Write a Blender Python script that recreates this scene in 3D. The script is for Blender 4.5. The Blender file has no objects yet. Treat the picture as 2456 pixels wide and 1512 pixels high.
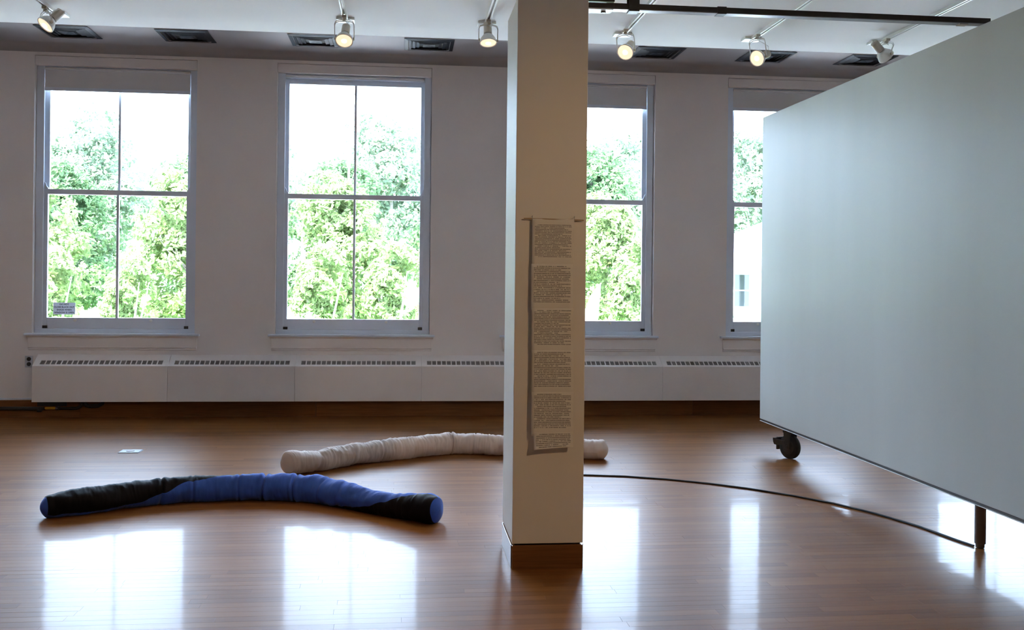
import bpy, math, random
from mathutils import Vector, Matrix, noise

# ------------------------------------------------------------------ camera
scn = bpy.context.scene
COL = scn.collection
D = 10.783                      # distance of the window wall
cam_d = bpy.data.cameras.new('camera')
cam = bpy.data.objects.new('camera', cam_d); COL.objects.link(cam)
YAW, ROLL = 0.1079, 0.0109
_F = Vector((math.sin(YAW), math.cos(YAW), 0)); _R0 = Vector((math.cos(YAW), -math.sin(YAW), 0)); _U0 = Vector((0, 0, 1))
_R = _R0*math.cos(ROLL) + _U0*math.sin(ROLL); _U = _U0*math.cos(ROLL) - _R0*math.sin(ROLL)
m = Matrix((_R, _U, -_F)).transposed().to_4x4(); m.translation = (0, 0, 1.5)
cam.matrix_world = m
cam_d.sensor_fit = 'HORIZONTAL'; cam_d.sensor_width = 36.0
cam_d.lens = 2400.6/2456*36.0
cam_d.shift_y = -91.2/2456
cam_d.clip_end = 300
scn.camera = cam

# ------------------------------------------------------------------ sky, sun, exposure
SKY, SUN = 15.5, 22.0
w = bpy.data.worlds.new('sky'); scn.world = w; w.use_nodes = True
bg = w.node_tree.nodes['Background']
bg.inputs[0].default_value = (0.61, 0.79, 1.09, 1); bg.inputs[1].default_value = SKY
sun_d = bpy.data.lights.new('sun', 'SUN'); sun_d.energy = SUN; sun_d.angle = 0.02; sun_d.color = (1, 0.95, 0.85)
sun = bpy.data.objects.new('sun', sun_d); COL.objects.link(sun)
sun.rotation_euler = Vector((0.35, 0.60, -0.85)).to_track_quat('-Z', 'Y').to_euler()
vs = scn.view_settings
vs.view_transform = 'Standard'; vs.look = 'None'; vs.exposure = 0.94; vs.gamma = 1.0; vs.use_curve_mapping = False
scn.cycles.use_denoising = True; scn.cycles.use_light_tree = False
scn.cycles.max_bounces = 5; scn.cycles.diffuse_bounces = 4; scn.cycles.glossy_bounces = 3; scn.cycles.transmission_bounces = 2; scn.cycles.transparent_max_bounces = 8
scn.cycles.sample_clamp_indirect = 25.0

WX0, WP, WW, WZB, WZT = -3.8005, 2.4531, 1.63, 0.8687, 3.737      # window bays
BAYS = range(-1, 5)
for i in BAYS:                                                    # sky portals: sampling guides in the window openings, they give no light themselves
    ld = bpy.data.lights.new('window_portal', 'AREA'); ld.shape = 'RECTANGLE'; ld.size = WW; ld.size_y = WZT-WZB
    ld.cycles.is_portal = True
    lo = bpy.data.objects.new('window_portal', ld); COL.objects.link(lo)
    lo.location = (WX0+i*WP+WW/2, D+0.42, (WZB+WZT)/2); lo.rotation_euler = (-math.pi/2, 0, 0)

# ------------------------------------------------------------------ helpers
class MB:
    def __init__(s): s.v = []; s.f = []; s.uv = None
    def add(s, vs, fs):
        o = len(s.v); s.v += [tuple(q) for q in vs]; s.f += [tuple(i+o for i in f) for f in fs]; return s
    def box(s, x0, x1, y0, y1, z0, z1):
        return s.add([(x0,y0,z0),(x1,y0,z0),(x1,y1,z0),(x0,y1,z0),(x0,y0,z1),(x1,y0,z1),(x1,y1,z1),(x0,y1,z1)],
                     [(0,3,2,1),(4,5,6,7),(0,1,5,4),(1,2,6,5),(2,3,7,6),(3,0,4,7)])
    def obox(s, c, ax, ay, az):      # centre and half-axis vectors
        c, ax, ay, az = Vector(c), Vector(ax), Vector(ay), Vector(az)
        vs = [c+sx*ax+sy*ay+sz*az for sz in (-1,1) for sx, sy in ((-1,-1),(1,-1),(1,1),(-1,1))]
        return s.add(vs, [(0,3,2,1),(4,5,6,7),(0,1,5,4),(1,2,6,5),(2,3,7,6),(3,0,4,7)])
    def prism(s, prof, x0, x1, axis='x'):     # profile extruded along an axis
        n = len(prof)
        def P(a, b, t): return {'x': (t,a,b), 'y': (a,t,b), 'z': (a,b,t)}[axis]
        vs = [P(a,b,x0) for a,b in prof] + [P(a,b,x1) for a,b in prof]
        return s.add(vs, [tuple(range(n))[::-1], tuple(range(n,2*n))] + [(i,(i+1)%n,(i+1)%n+n,i+n) for i in range(n)])
    def lathe(s, prof, o, d, n=24):           # (distance along axis, radius) list
        o, d = Vector(o), Vector(d).normalized()
        a = d.orthogonal().normalized(); b = d.cross(a)
        vs = []; fs = []
        for h, r in prof:
            for k in range(n):
                t = 2*math.pi*k/n; vs.append(o+d*h+(a*math.cos(t)+b*math.sin(t))*r)
        for j in range(len(prof)-1):
            for k in range(n):
                fs.append((j*n+k, j*n+(k+1)%n, (j+1)*n+(k+1)%n, (j+1)*n+k))
        fs.append(tuple(range(n))[::-1]); fs.append(tuple((len(prof)-1)*n+k for k in range(n)))
        return s.add(vs, fs)
    def cyl(s, p0, p1, r, n=16):
        p0, p1 = Vector(p0), Vector(p1); return s.lathe([(0,r),((p1-p0).length,r)], p0, p1-p0, n)
    def tube(s, pts, r, n=8):
        pts = [Vector(p) for p in pts]; rs = r if isinstance(r, (list, tuple)) else [r]*len(pts)
        vs = []; fs = []; a = None
        for i, p in enumerate(pts):
            t = (pts[min(i+1,len(pts)-1)]-pts[max(i-1,0)]).normalized()
            a = t.orthogonal().normalized() if a is None else (a-t*a.dot(t)).normalized()
            b = t.cross(a)
            vs += [p+(a*math.cos(2*math.pi*k/n)+b*math.sin(2*math.pi*k/n))*rs[i] for k in range(n)]
        for j in range(len(pts)-1):
            for k in range(n): fs.append((j*n+k, j*n+(k+1)%n, (j+1)*n+(k+1)%n, (j+1)*n+k))
        fs.append(tuple(range(n))[::-1]); fs.append(tuple((len(pts)-1)*n+k for k in range(n)))
        return s.add(vs, fs)
    def mesh(s, name):
        me = bpy.data.meshes.new(name); me.from_pydata(s.v, [], s.f); me.update(); return me
    def build(s, name, mat, parent=None, smooth=False, bevel=0, loc=None):
        me = s.mesh(name); me.materials.append(mat)
        if smooth:
            me.polygons.foreach_set('use_smooth', [True]*len(me.polygons))
            me.set_sharp_from_angle(angle=math.radians(40))
        o = bpy.data.objects.new(name, me); COL.objects.link(o)
        if parent: o.parent = parent
        if loc is not None: o.location = loc
        if bevel:
            b = o.modifiers.new('bevel', 'BEVEL'); b.width = bevel; b.segments = 2; b.limit_method = 'ANGLE'
        return o
def empty(name, loc=(0,0,0), rz=0, parent=None):
    o = bpy.data.objects.new(name, None); COL.objects.link(o); o.location = loc; o.rotation_euler = (0,0,rz)
    o.empty_display_size = 0.1
    if parent: o.parent = parent
    return o
def tag(o, label, cat, group=None):
    o['label'] = label; o['category'] = cat
    if group: o['group'] = group
    return o
def struct(o): o['kind'] = 'structure'; return o
def share(name, me, parent=None, loc=(0,0,0), rot=(0,0,0), sc=None):
    o = bpy.data.objects.new(name, me); COL.objects.link(o); o.parent = parent; o.location = loc; o.rotation_euler = rot
    if sc: o.scale = sc
    return o
def lerp_list(tab, s):
    if s <= tab[0][0]: return tab[0][1]
    for (a, va), (b, vb) in zip(tab, tab[1:]):
        if s <= b:
            t = (s-a)/(b-a); t = t*t*(3-2*t); return va+(vb-va)*t
    return tab[-1][1]

# ------------------------------------------------------------------ materials
def new_mat(name):
    mt = bpy.data.materials.new(name); mt.use_nodes = True; nt = mt.node_tree
    return mt, nt, nt.nodes['Principled BSDF']
def nd(nt, t, **kw):
    n = nt.nodes.new(t)
    for k, v in kw.items(): setattr(n, k, v)
    return n
def P(name, col, rough=0.5, var=0.06, scale=6, bump=0.0, bscale=60, spec=0.5, metal=0.0, sheen=0.0, stretch=(1,1,1)):
    """plain surface with a little procedural colour variation and fine relief"""
    mt, nt, b = new_mat(name); L = nt.links
    tc = nd(nt, 'ShaderNodeTexCoord'); mp = nd(nt, 'ShaderNodeMapping'); mp.inputs['Scale'].default_value = stretch
    L.new(tc.outputs['Object'], mp.inputs[0])
    nz = nd(nt, 'ShaderNodeTexNoise'); nz.inputs['Scale'].default_value = scale; nz.inputs['Detail'].default_value = 5
    L.new(mp.outputs[0], nz.inputs['Vector'])
    cr = nd(nt, 'ShaderNodeValToRGB')
    cr.color_ramp.elements[0].position = 0.3; cr.color_ramp.elements[1].position = 0.7
    cr.color_ramp.elements[0].color = tuple(c*(1-var) for c in col)+(1,)
    cr.color_ramp.elements[1].color = tuple(min(1,c*(1+var)) for c in col)+(1,)
    L.new(nz.outputs['Fac'], cr.inputs[0]); L.new(cr.outputs[0], b.inputs['Base Color'])
    b.inputs['Roughness'].default_value = rough; b.inputs['Metallic'].default_value = metal
    b.inputs['Specular IOR Level'].default_value = spec
    if sheen: b.inputs['Sheen Weight'].default_value = sheen; b.inputs['Sheen Roughness'].default_value = 0.4
    if bump:
        n2 = nd(nt, 'ShaderNodeTexNoise'); n2.inputs['Scale'].default_value = bscale; n2.inputs['Detail'].default_value = 4
        L.new(mp.outputs[0], n2.inputs['Vector'])
        bp = nd(nt, 'ShaderNodeBump'); bp.inputs['Strength'].default_value = bump; bp.inputs['Distance'].default_value = 0.004
        L.new(n2.outputs['Fac'], bp.inputs['Height']); L.new(bp.outputs[0], b.inputs['Normal'])
    return mt
M = {}
M['wall'] = P('wall_paint', (0.84, 0.77, 0.74), 0.75, 0.02, 1.5, 0.15, 220, 0.3)
M['trim'] = P('trim_paint', (0.74, 0.78, 0.87), 0.35, 0.02, 3, 0.05, 120)
M['ceil'] = P('ceiling_paint', (0.88, 0.88, 0.86), 0.9, 0.015, 1.2, 0.05, 150, 0.2)
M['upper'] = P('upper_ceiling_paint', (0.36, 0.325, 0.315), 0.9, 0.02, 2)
M['colpaint'] = P('column_paint', (0.78, 0.73, 0.66), 0.55, 0.02, 2, 0.06, 90)
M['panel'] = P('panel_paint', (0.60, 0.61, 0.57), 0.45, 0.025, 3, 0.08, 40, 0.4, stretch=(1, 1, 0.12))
M['rad'] = P('radiator_enamel', (0.86, 0.79, 0.76), 0.4, 0.02, 4)
M['radmesh'] = P('radiator_louvre', (0.30, 0.27, 0.25), 0.5, 0.05, 30)
M['dark'] = P('black_steel', (0.035, 0.03, 0.028), 0.35, 0.2, 8, 0.1, 80)
M['steel'] = P('grey_steel', (0.30, 0.30, 0.31), 0.35, 0.1, 10, metal=0.8)
M['zinc'] = P('dull_zinc', (0.36, 0.39, 0.44), 0.4, 0.1, 10)
M['bronze'] = P('brown_post_steel', (0.20, 0.165, 0.15), 0.35, 0.1, 10, metal=0.5)
M['vent'] = P('vent_enamel', (0.026, 0.030, 0.038), 0.6, 0.1, 20, spec=0.15)
M['ventdark'] = P('vent_throat', (0.012, 0.012, 0.014), 0.8, 0.1, 20)
M['white'] = P('white_enamel', (0.80, 0.79, 0.76), 0.35, 0.02, 10)
M['cream'] = P('cream_enamel', (0.55, 0.49, 0.40), 0.4, 0.05, 10)
M['bluefab'] = P('blue_cotton', (0.042, 0.108, 0.44), 0.85, 0.12, 12, 0.35, 400, 0.2, sheen=0.15)
M['blackfab'] = P('black_velvet', (0.0030, 0.0035, 0.0070), 0.7, 0.2, 10, 0.3, 300, 0.2)
M['taupe'] = P('taupe_cotton', (0.74, 0.61, 0.54), 0.85, 0.06, 10, 0.35, 400, 0.2, sheen=0.2)
M['beige'] = P('beige_pink_cotton', (0.66, 0.50, 0.40), 0.85, 0.06, 10, 0.3, 400, 0.2, sheen=0.2)
M['shade'] = P('shade_cloth', (0.70, 0.68, 0.66), 0.8, 0.02, 8, 0.1, 500)
M['rubber'] = P('black_rubber', (0.02, 0.02, 0.02), 0.6, 0.2, 20)
M['caster'] = P('caster_iron', (0.055, 0.048, 0.042), 0.4, 0.2, 25, 0.1, 60, metal=0.3)
M['yellow'] = P('yellow_plastic', (0.75, 0.38, 0.03), 0.45, 0.08, 20)
M['wooddowel'] = P('dowel_wood', (0.35, 0.22, 0.11), 0.6, 0.15, 40)
M['sign'] = P('sign_plastic', (0.55, 0.57, 0.62), 0.5, 0.03, 10)
M['ink'] = P('sign_ink', (0.02, 0.02, 0.025), 0.6, 0.05, 10)
M['bark'] = P('bark', (0.24, 0.20, 0.17), 0.9, 0.3, 5, 0.5, 20)
M['palebark'] = P('pale_bark', (0.42, 0.36, 0.32), 0.9, 0.2, 5, 0.4, 20)
M['lawn'] = P('lawn', (0.16, 0.30, 0.06), 0.95, 0.4, 3, 0.5, 30, 0.1)
M['asphalt'] = P('pale_paving', (0.80, 0.76, 0.71), 0.9, 0.1, 8, 0.3, 60)
M['carwhite'] = P('car_white', (0.80, 0.81, 0.83), 0.2, 0.01, 4)
M['carglass'] = P('car_glass', (0.03, 0.035, 0.04), 0.08, 0.05, 4)
M['siding'] = P('grey_siding', (0.33, 0.36, 0.42), 0.7, 0.05, 4)
M['roof'] = P('pale_roof', (0.66, 0.67, 0.70), 0.7, 0.05, 4, 0.2, 20)
M['banner'] = P('banner_cloth', (0.85, 0.85, 0.86), 0.8, 0.02, 4)

def wood_mat(name, c0, c1, rough, coat, floor=False):
    mt, nt, b = new_mat(name); L = nt.links
    geo = nd(nt, 'ShaderNodeNewGeometry')
    at = nd(nt, 'ShaderNodeAttribute', attribute_name='tint')
    # grain is shifted for each board by its tint
    sh = nd(nt, 'ShaderNodeVectorMath', operation='MULTIPLY_ADD')
    sh.inputs[1].default_value = (1,1,1)
    mul = nd(nt, 'ShaderNodeMath', operation='MULTIPLY'); mul.inputs[1].default_value = 37.0
    L.new(at.outputs['Fac'], mul.inputs[0]); L.new(geo.outputs['Position'], sh.inputs[0]); L.new(mul.outputs[0], sh.inputs[2])
    mp = nd(nt, 'ShaderNodeMapping'); mp.inputs['Scale'].default_value = (1.6, 44, 44)
    L.new(sh.outputs[0], mp.inputs[0])
    g = nd(nt, 'ShaderNodeTexNoise'); g.inputs['Scale'].default_value = 2.2; g.inputs['Detail'].default_value = 7; g.inputs['Roughness'].default_value = 0.65
    L.new(mp.outputs[0], g.inputs['Vector'])
    mix = nd(nt, 'ShaderNodeMath', operation='MULTIPLY_ADD'); mix.inputs[1].default_value = 0.70
    half = nd(nt, 'ShaderNodeMath', operation='MULTIPLY'); half.inputs[1].default_value = 0.34
    L.new(at.outputs['Fac'], half.inputs[0]); L.new(g.outputs['Fac'], mix.inputs[0]); L.new(half.outputs[0], mix.inputs[2])
    cr = nd(nt, 'ShaderNodeValToRGB'); cr.color_ramp.elements[0].position = 0.2; cr.color_ramp.elements[1].position = 0.8
    cr.color_ramp.elements[0].color = c0+(1,); cr.color_ramp.elements[1].color = c1+(1,)
    L.new(mix.outputs[0], cr.inputs[0]); L.new(cr.outputs[0], b.inputs['Base Color'])
    b.inputs['Roughness'].default_value = rough
    b.inputs['Coat Weight'].default_value = coat; b.inputs['Coat Roughness'].default_value = 0.1; b.inputs['Coat IOR'].default_value = 1.36; b.inputs['Specular IOR Level'].default_value = 0.07
    if floor:
        # worn varnish: fine scratches and scuffed patches change the gloss
        p2 = nd(nt, 'ShaderNodeMapping'); p2.inputs['Rotation'].default_value = (0,0,0.55); p2.inputs['Scale'].default_value = (9, 240, 1)
        L.new(geo.outputs['Position'], p2.inputs[0])
        s1 = nd(nt, 'ShaderNodeTexNoise'); s1.inputs['Scale'].default_value = 1.0; s1.inputs['Detail'].default_value = 3; L.new(p2.outputs[0], s1.inputs['Vector'])
        p3 = nd(nt, 'ShaderNodeMapping'); p3.inputs['Rotation'].default_value = (0,0,-0.7); p3.inputs['Scale'].default_value = (12, 300, 1)
        L.new(geo.outputs['Position'], p3.inputs[0])
        s2 = nd(nt, 'ShaderNodeTexNoise'); s2.inputs['Scale'].default_value = 1.0; s2.inputs['Detail'].default_value = 3; L.new(p3.outputs[0], s2.inputs['Vector'])
        mx = nd(nt, 'ShaderNodeMath', operation='MAXIMUM'); L.new(s1.outputs['Fac'], mx.inputs[0]); L.new(s2.outputs['Fac'], mx.inputs[1])
        scr = nd(nt, 'ShaderNodeMapRange'); scr.inputs['From Min'].default_value = 0.58; scr.inputs['From Max'].default_value = 0.74
        L.new(mx.outputs[0], scr.inputs['Value'])
        pt = nd(nt, 'ShaderNodeTexNoise'); pt.inputs['Scale'].default_value = 0.9; pt.inputs['Detail'].default_value = 4; L.new(geo.outputs['Position'], pt.inputs['Vector'])
        rr = nd(nt, 'ShaderNodeMapRange'); rr.inputs['From Min'].default_value = 0.3; rr.inputs['From Max'].default_value = 0.7
        rr.inputs['To Min'].default_value = 0.06; rr.inputs['To Max'].default_value = 0.10
        L.new(pt.outputs['Fac'], rr.inputs['Value'])
        ad = nd(nt, 'ShaderNodeMath', operation='MULTIPLY_ADD'); ad.inputs[1].default_value = 0.20
        L.new(scr.outputs[0], ad.inputs[0]); L.new(rr.outputs[0], ad.inputs[2]); L.new(ad.outputs[0], b.inputs['Coat Roughness'])
        bp = nd(nt, 'ShaderNodeBump'); bp.inputs['Strength'].default_value = 0.05; bp.inputs['Distance'].default_value = 0.002
        L.new(mx.outputs[0], bp.inputs['Height']); L.new(bp.outputs[0], b.inputs['Normal'])
    return mt
M['floor'] = wood_mat('varnished_floor_oak', (0.150, 0.052, 0.012), (0.27, 0.108, 0.030), 0.40, 0.145, True)
M['base'] = wood_mat('stained_baseboard_oak', (0.11, 0.040, 0.013), (0.30, 0.13, 0.045), 0.35, 0.5)
M['sub'] = P('subfloor', (0.03, 0.018, 0.01), 0.9, 0.2, 6)

def brick_mat():
    mt, nt, b = new_mat('red_brick'); L = nt.links
    tc = nd(nt, 'ShaderNodeTexCoord'); mp = nd(nt, 'ShaderNodeMapping'); mp.inputs['Rotation'].default_value = (math.pi/2, 0, 0)
    L.new(tc.outputs['Object'], mp.inputs[0])
    br = nd(nt, 'ShaderNodeTexBrick'); br.inputs['Color1'].default_value = (0.38,0.15,0.10,1); br.inputs['Color2'].default_value = (0.48,0.22,0.15,1)
    br.inputs['Mortar'].default_value = (0.6,0.57,0.52,1); br.inputs['Scale'].default_value = 4.6; br.inputs['Mortar Size'].default_value = 0.02
    L.new(mp.outputs[0], br.inputs['Vector']); L.new(br.outputs['Color'], b.inputs['Base Color']); b.inputs['Roughness'].default_value = 0.9
    return mt
M['brick'] = brick_mat()
def glass_mat():
    mt, nt, b = new_mat('window_glass'); L = nt.links; nt.nodes.remove(b)
    out = nt.nodes['Material Output']
    tr = nd(nt, 'ShaderNodeBsdfTransparent'); tr.inputs[0].default_value = (0.93,0.95,0.94,1)
    gl = nd(nt, 'ShaderNodeBsdfGlossy'); gl.inputs['Roughness'].default_value = 0.0
    fr = nd(nt, 'ShaderNodeFresnel'); fr.inputs['IOR'].default_value = 1.4
    mx = nd(nt, 'ShaderNodeMixShader'); L.new(fr.outputs[0], mx.inputs[0]); L.new(tr.outputs[0], mx.inputs[1]); L.new(gl.outputs[0], mx.inputs[2])
    L.new(mx.outputs[0], out.inputs['Surface']); return mt
M['glass'] = glass_mat()
def leaf_mat(name, c0, c1):
    mt, nt, b = new_mat(name); L = nt.links; nt.nodes.remove(b); out = nt.nodes['Material Output']
    at = nd(nt, 'ShaderNodeAttribute', attribute_name='tint'); cr = nd(nt, 'ShaderNodeValToRGB')
    cr.color_ramp.elements[0].color = c0+(1,); cr.color_ramp.elements[1].color = c1+(1,)
    L.new(at.outputs['Fac'], cr.inputs[0])
    df = nd(nt, 'ShaderNodeBsdfDiffuse'); tl = nd(nt, 'ShaderNodeBsdfTranslucent')
    L.new(cr.outputs[0], df.inputs[0]); L.new(cr.outputs[0], tl.inputs[0])
    mx = nd(nt, 'ShaderNodeMixShader'); mx.inputs[0].default_value = 0.4
    L.new(df.outputs[0], mx.inputs[1]); L.new(tl.outputs[0], mx.inputs[2]); L.new(mx.outputs[0], out.inputs['Surface']); return mt
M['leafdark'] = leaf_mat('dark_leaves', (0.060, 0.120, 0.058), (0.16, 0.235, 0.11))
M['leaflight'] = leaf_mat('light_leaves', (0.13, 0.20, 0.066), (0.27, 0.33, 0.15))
M['leafhaze'] = leaf_mat('haze_paled_leaves', (0.15, 0.22, 0.145), (0.29, 0.35, 0.24))  # haze of the rear trees put into the leaf colour; some shrubs share it
def emit_mat(name, col, st):
    mt, nt, b = new_mat(name); b.inputs['Base Color'].default_value = col+(1,); b.inputs['Roughness'].default_value = 0.2
    b.inputs['Emission Color'].default_value = col+(1,); b.inputs['Emission Strength'].default_value = st
    return mt
M['lens'] = emit_mat('lit_lamp_lens', (1.0, 0.82, 0.58), 0.52)
M['glow'] = emit_mat('lamp_hot_spot', (1.0, 0.93, 0.80), 1.4)
def thin_mat(name, col, fac):
    mt, nt, b = new_mat(name); L = nt.links; out = nt.nodes['Material Output']
    b.inputs['Base Color'].default_value = col+(1,); b.inputs['Roughness'].default_value = 0.7
    tl = nd(nt, 'ShaderNodeBsdfTranslucent'); tl.inputs[0].default_value = col+(1,)
    mx = nd(nt, 'ShaderNodeMixShader'); mx.inputs[0].default_value = fac
    L.new(b.outputs[0], mx.inputs[1]); L.new(tl.outputs[0], mx.inputs[2]); L.new(mx.outputs[0], out.inputs['Surface']); return mt
M['sign'] = thin_mat('sign_film', (0.70, 0.70, 0.74), 0.22)
M['shade'] = thin_mat('shade_cloth_thin', (0.72, 0.70, 0.70), 0.012)
M['plate'] = P('outlet_plate_metal', (0.55, 0.55, 0.60), 0.4, 0.03, 10)
def page_mat(lines, top, bottom, seed):
    """thin paper printed with close lines of small type (too small to read in the photograph)"""
    mt, nt, b = new_mat('printed_paper'); L = nt.links
    uv = nd(nt, 'ShaderNodeUVMap'); sp = nd(nt, 'ShaderNodeSeparateXYZ'); L.new(uv.outputs[0], sp.inputs[0])
    def math_(op, a, b_=None, c=None):
        n = nd(nt, 'ShaderNodeMath', operation=op)
        for k, q in enumerate((a, b_, c)):
            if q is None: continue
            if isinstance(q, (int, float)): n.inputs[k].default_value = q
            else: L.new(q, n.inputs[k])
        return n.outputs[0]
    u, v = sp.outputs[0], sp.outputs[1]
    t = math_('MULTIPLY', math_('DIVIDE', math_('SUBTRACT', top, v), top-bottom), lines)   # line coordinate
    li = math_('FLOOR', t); fr = math_('FRACT', t)
    inb = math_('MULTIPLY', math_('GREATER_THAN', t, 0.0), math_('LESS_THAN', t, float(lines)))
    row = math_('MULTIPLY', math_('GREATER_THAN', fr, 0.22), math_('LESS_THAN', fr, 0.74))
    cb = nd(nt, 'ShaderNodeCombineXYZ'); L.new(math_('MULTIPLY', u, 42.0), cb.inputs[0]); L.new(math_('MULTIPLY_ADD', li, 7.31, seed), cb.inputs[1])
    nz = nd(nt, 'ShaderNodeTexNoise'); nz.inputs['Scale'].default_value = 1.0; nz.inputs['Detail'].default_value = 1.0; L.new(cb.outputs[0], nz.inputs['Vector'])
    word = math_('GREATER_THAN', nz.outputs['Fac'], 0.40)
    c2 = nd(nt, 'ShaderNodeCombineXYZ'); L.new(math_('MULTIPLY', u, 190.0), c2.inputs[0]); L.new(math_('MULTIPLY', t, 5.0), c2.inputs[1])
    n2 = nd(nt, 'ShaderNodeTexNoise'); n2.inputs['Scale'].default_value = 1.0; L.new(c2.outputs[0], n2.inputs['Vector'])
    let = math_('GREATER_THAN', n2.outputs['Fac'], 0.44)
    wn = nd(nt, 'ShaderNodeTexWhiteNoise', noise_dimensions='1D'); L.new(math_('ADD', li, seed), wn.inputs['W'])
    right = math_('LESS_THAN', u, math_('MULTIPLY_ADD', math_('POWER', wn.outputs['Value'], 6.0), -0.35, 0.94))
    ind = math_('MULTIPLY_ADD', math_('LESS_THAN', math_('MODULO', li, 7.0), 0.5), 0.07, 0.06)
    left = math_('GREATER_THAN', u, ind)
    ink = word
    for q in (let, row, inb, right, left): ink = math_('MULTIPLY', ink, q)
    mx = nd(nt, 'ShaderNodeMix', data_type='RGBA'); mx.inputs['A'].default_value = (0.74,0.69,0.61,1); mx.inputs['B'].default_value = (0.05,0.04,0.04,1)
    L.new(math_('MULTIPLY', ink, 0.85), mx.inputs['Factor']); L.new(mx.outputs['Result'], b.inputs['Base Color']); b.inputs['Roughness'].default_value = 0.7
    return mt

# ------------------------------------------------------------------ room shell
RX0, RX1, RY0 = -7.4, 8.6, -8.0
ZC, ZCE, ZU = 3.35, 7.84, 3.86           # lower ceiling height, its edge, upper ceiling height
random.seed(4)
# window wall with its openings: plaster inside, brick outside
def wall_with_openings(y0, y1, ztop):
    b = MB(); xs = [RX0]
    for i in BAYS: xs += [WX0+i*WP, WX0+i*WP+WW]
    xs.append(RX1)
    for k in range(0, len(xs), 2): b.box(xs[k], xs[k+1], y0, y1, -0.3, ztop)
    for i in BAYS:
        x = WX0+i*WP
        b.box(x, x+WW, y0, y1, -0.3, WZB-0.001); b.box(x, x+WW, y0, y1, WZT, ztop)
    return b
wall_back = struct(wall_with_openings(D, D+0.17, 4.4).build('wall_back', M['wall']))
wall_with_openings(D+0.17, D+0.40, 4.8).build('brick_facing', M['brick'], wall_back)
struct(MB().box(RX0-0.3, RX0, RY0-0.3, D+0.4, -0.3, 4.8).build('wall_left', M['wall']))
struct(MB().box(RX1, RX1+0.3, RY0-0.3, D+0.4, -0.3, 4.8).build('wall_right', M['wall']))
struct(MB().box(RX0, RX1, RY0-0.3, RY0, -0.3, 4.8).build('wall_front', M['wall']))
# lower ceiling; its border strip rises slightly towards the windows
cb = MB().prism([(RY0,ZC),(ZCE-0.36,ZC),(ZCE,ZC+0.012),(ZCE,ZC+0.14),(RY0,ZC+0.14)], RX0, RX1)
ceiling = struct(cb.build('ceiling', M['ceil']))
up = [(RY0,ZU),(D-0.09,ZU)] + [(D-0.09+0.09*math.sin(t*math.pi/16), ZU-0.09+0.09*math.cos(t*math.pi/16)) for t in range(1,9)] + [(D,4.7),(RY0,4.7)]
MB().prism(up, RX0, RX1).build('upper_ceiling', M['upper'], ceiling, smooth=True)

# floor: every strip board is a piece; the ones that show largest are objects
floor = struct(MB().box(RX0, RX1, RY0, D, -0.12, -0.02).build('floor', M['sub']))
BW = 0.0640
def board_geo(b, x0, x1, y0, y1, tilt):
    g = 0.0002; c = 0.0004; x0 += g; x1 -= g; y0 += g; y1 -= g
    z0, z1 = -tilt*BW/2, tilt*BW/2
    b.add([(x0,y0,-0.012),(x1,y0,-0.012),(x1,y1,-0.012),(x0,y1,-0.012),
           (x0,y0,z0-c),(x1,y0,z0-c),(x1,y1,z1-c),(x0,y1,z1-c),
           (x0+c,y0+c,z0),(x1-c,y0+c,z0),(x1-c,y1-c,z1),(x0+c,y1-c,z1)],
          [(0,1,5,4),(1,2,6,5),(2,3,7,6),(3,0,4,7),(4,5,9,8),(5,6,10,9),(6,7,11,10),(7,4,8,11),(8,9,10,11)])
def tint(me, vals):
    a = me.attributes.new('tint', 'FLOAT', 'POINT'); a.data.foreach_set('value', vals)
boards = []
y = RY0; r = 0
while y < D-0.03:
    x = RX0+random.uniform(-1.0, 0)
    while x < RX1:
        ln = random.uniform(0.45, 1.6)
        a, c = max(x, RX0), min(x+ln, RX1)
        if c-a > 0.02: boards.append((a, c, y, min(y+BW, D), random.gauss(0, 0.0028), random.random()))
        x += ln
    y += BW; r += 1
def seen(bd):                                   # size in the picture of a board that is in view
    cx, cy = (bd[0]+bd[1])/2, (bd[2]+bd[3])/2
    v = Vector((cx, cy, -1.5)); d = v.dot(_F)
    if d < 1: return 0
    px, py = v.dot(_R)/d*2400, -v.dot(_U)/d*2400-91
    if abs(px) > 1228+250 or py > 756+30: return 0
    return (bd[1]-bd[0])/(d**3)
order = sorted(range(len(boards)), key=lambda k: -seen(boards[k]))
near = set(order[:290])
rest = MB(); tv = []
for k, bd in enumerate(boards):
    if k in near:
        b = MB(); cx, cy = (bd[0]+bd[1])/2, (bd[2]+bd[3])/2
        board_geo(b, bd[0]-cx, bd[1]-cx, bd[2]-cy, bd[3]-cy, bd[4])
        me = b.mesh('floor_board'); me.materials.append(M['floor']); tint(me, [bd[5]]*len(b.v))
        share('floor_board', me, floor, (cx, cy, 0))
    else:
        n0 = len(rest.v); board_geo(rest, *bd[:5]); tv += [bd[5]]*(len(rest.v)-n0)
fo = rest.build('more_floor_boards', M['floor'], floor); tint(fo.data, tv); fo['kind'] = 'stuff'

# baseboard under the windows, in lengths, with a thin painted strip above
bb = struct(empty('baseboard_back', (0, D, 0)))
xj = [RX0, -6.1, -3.311, -0.908, 1.55, 3.187, 5.6, RX1]
for a, c in zip(xj, xj[1:]):
    o = MB().box(a+0.001, c-0.001, -0.022, 0, 0.0, 0.178).build('baseboard_length', M['base'], bb, bevel=0.003)
    tint(o.data, [random.random()]*len(o.data.vertices))
struct(MB().box(RX0, RX1, D-0.012, D, 0.182, 0.20).build('trim_1', M['trim'], bevel=0.002))

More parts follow.
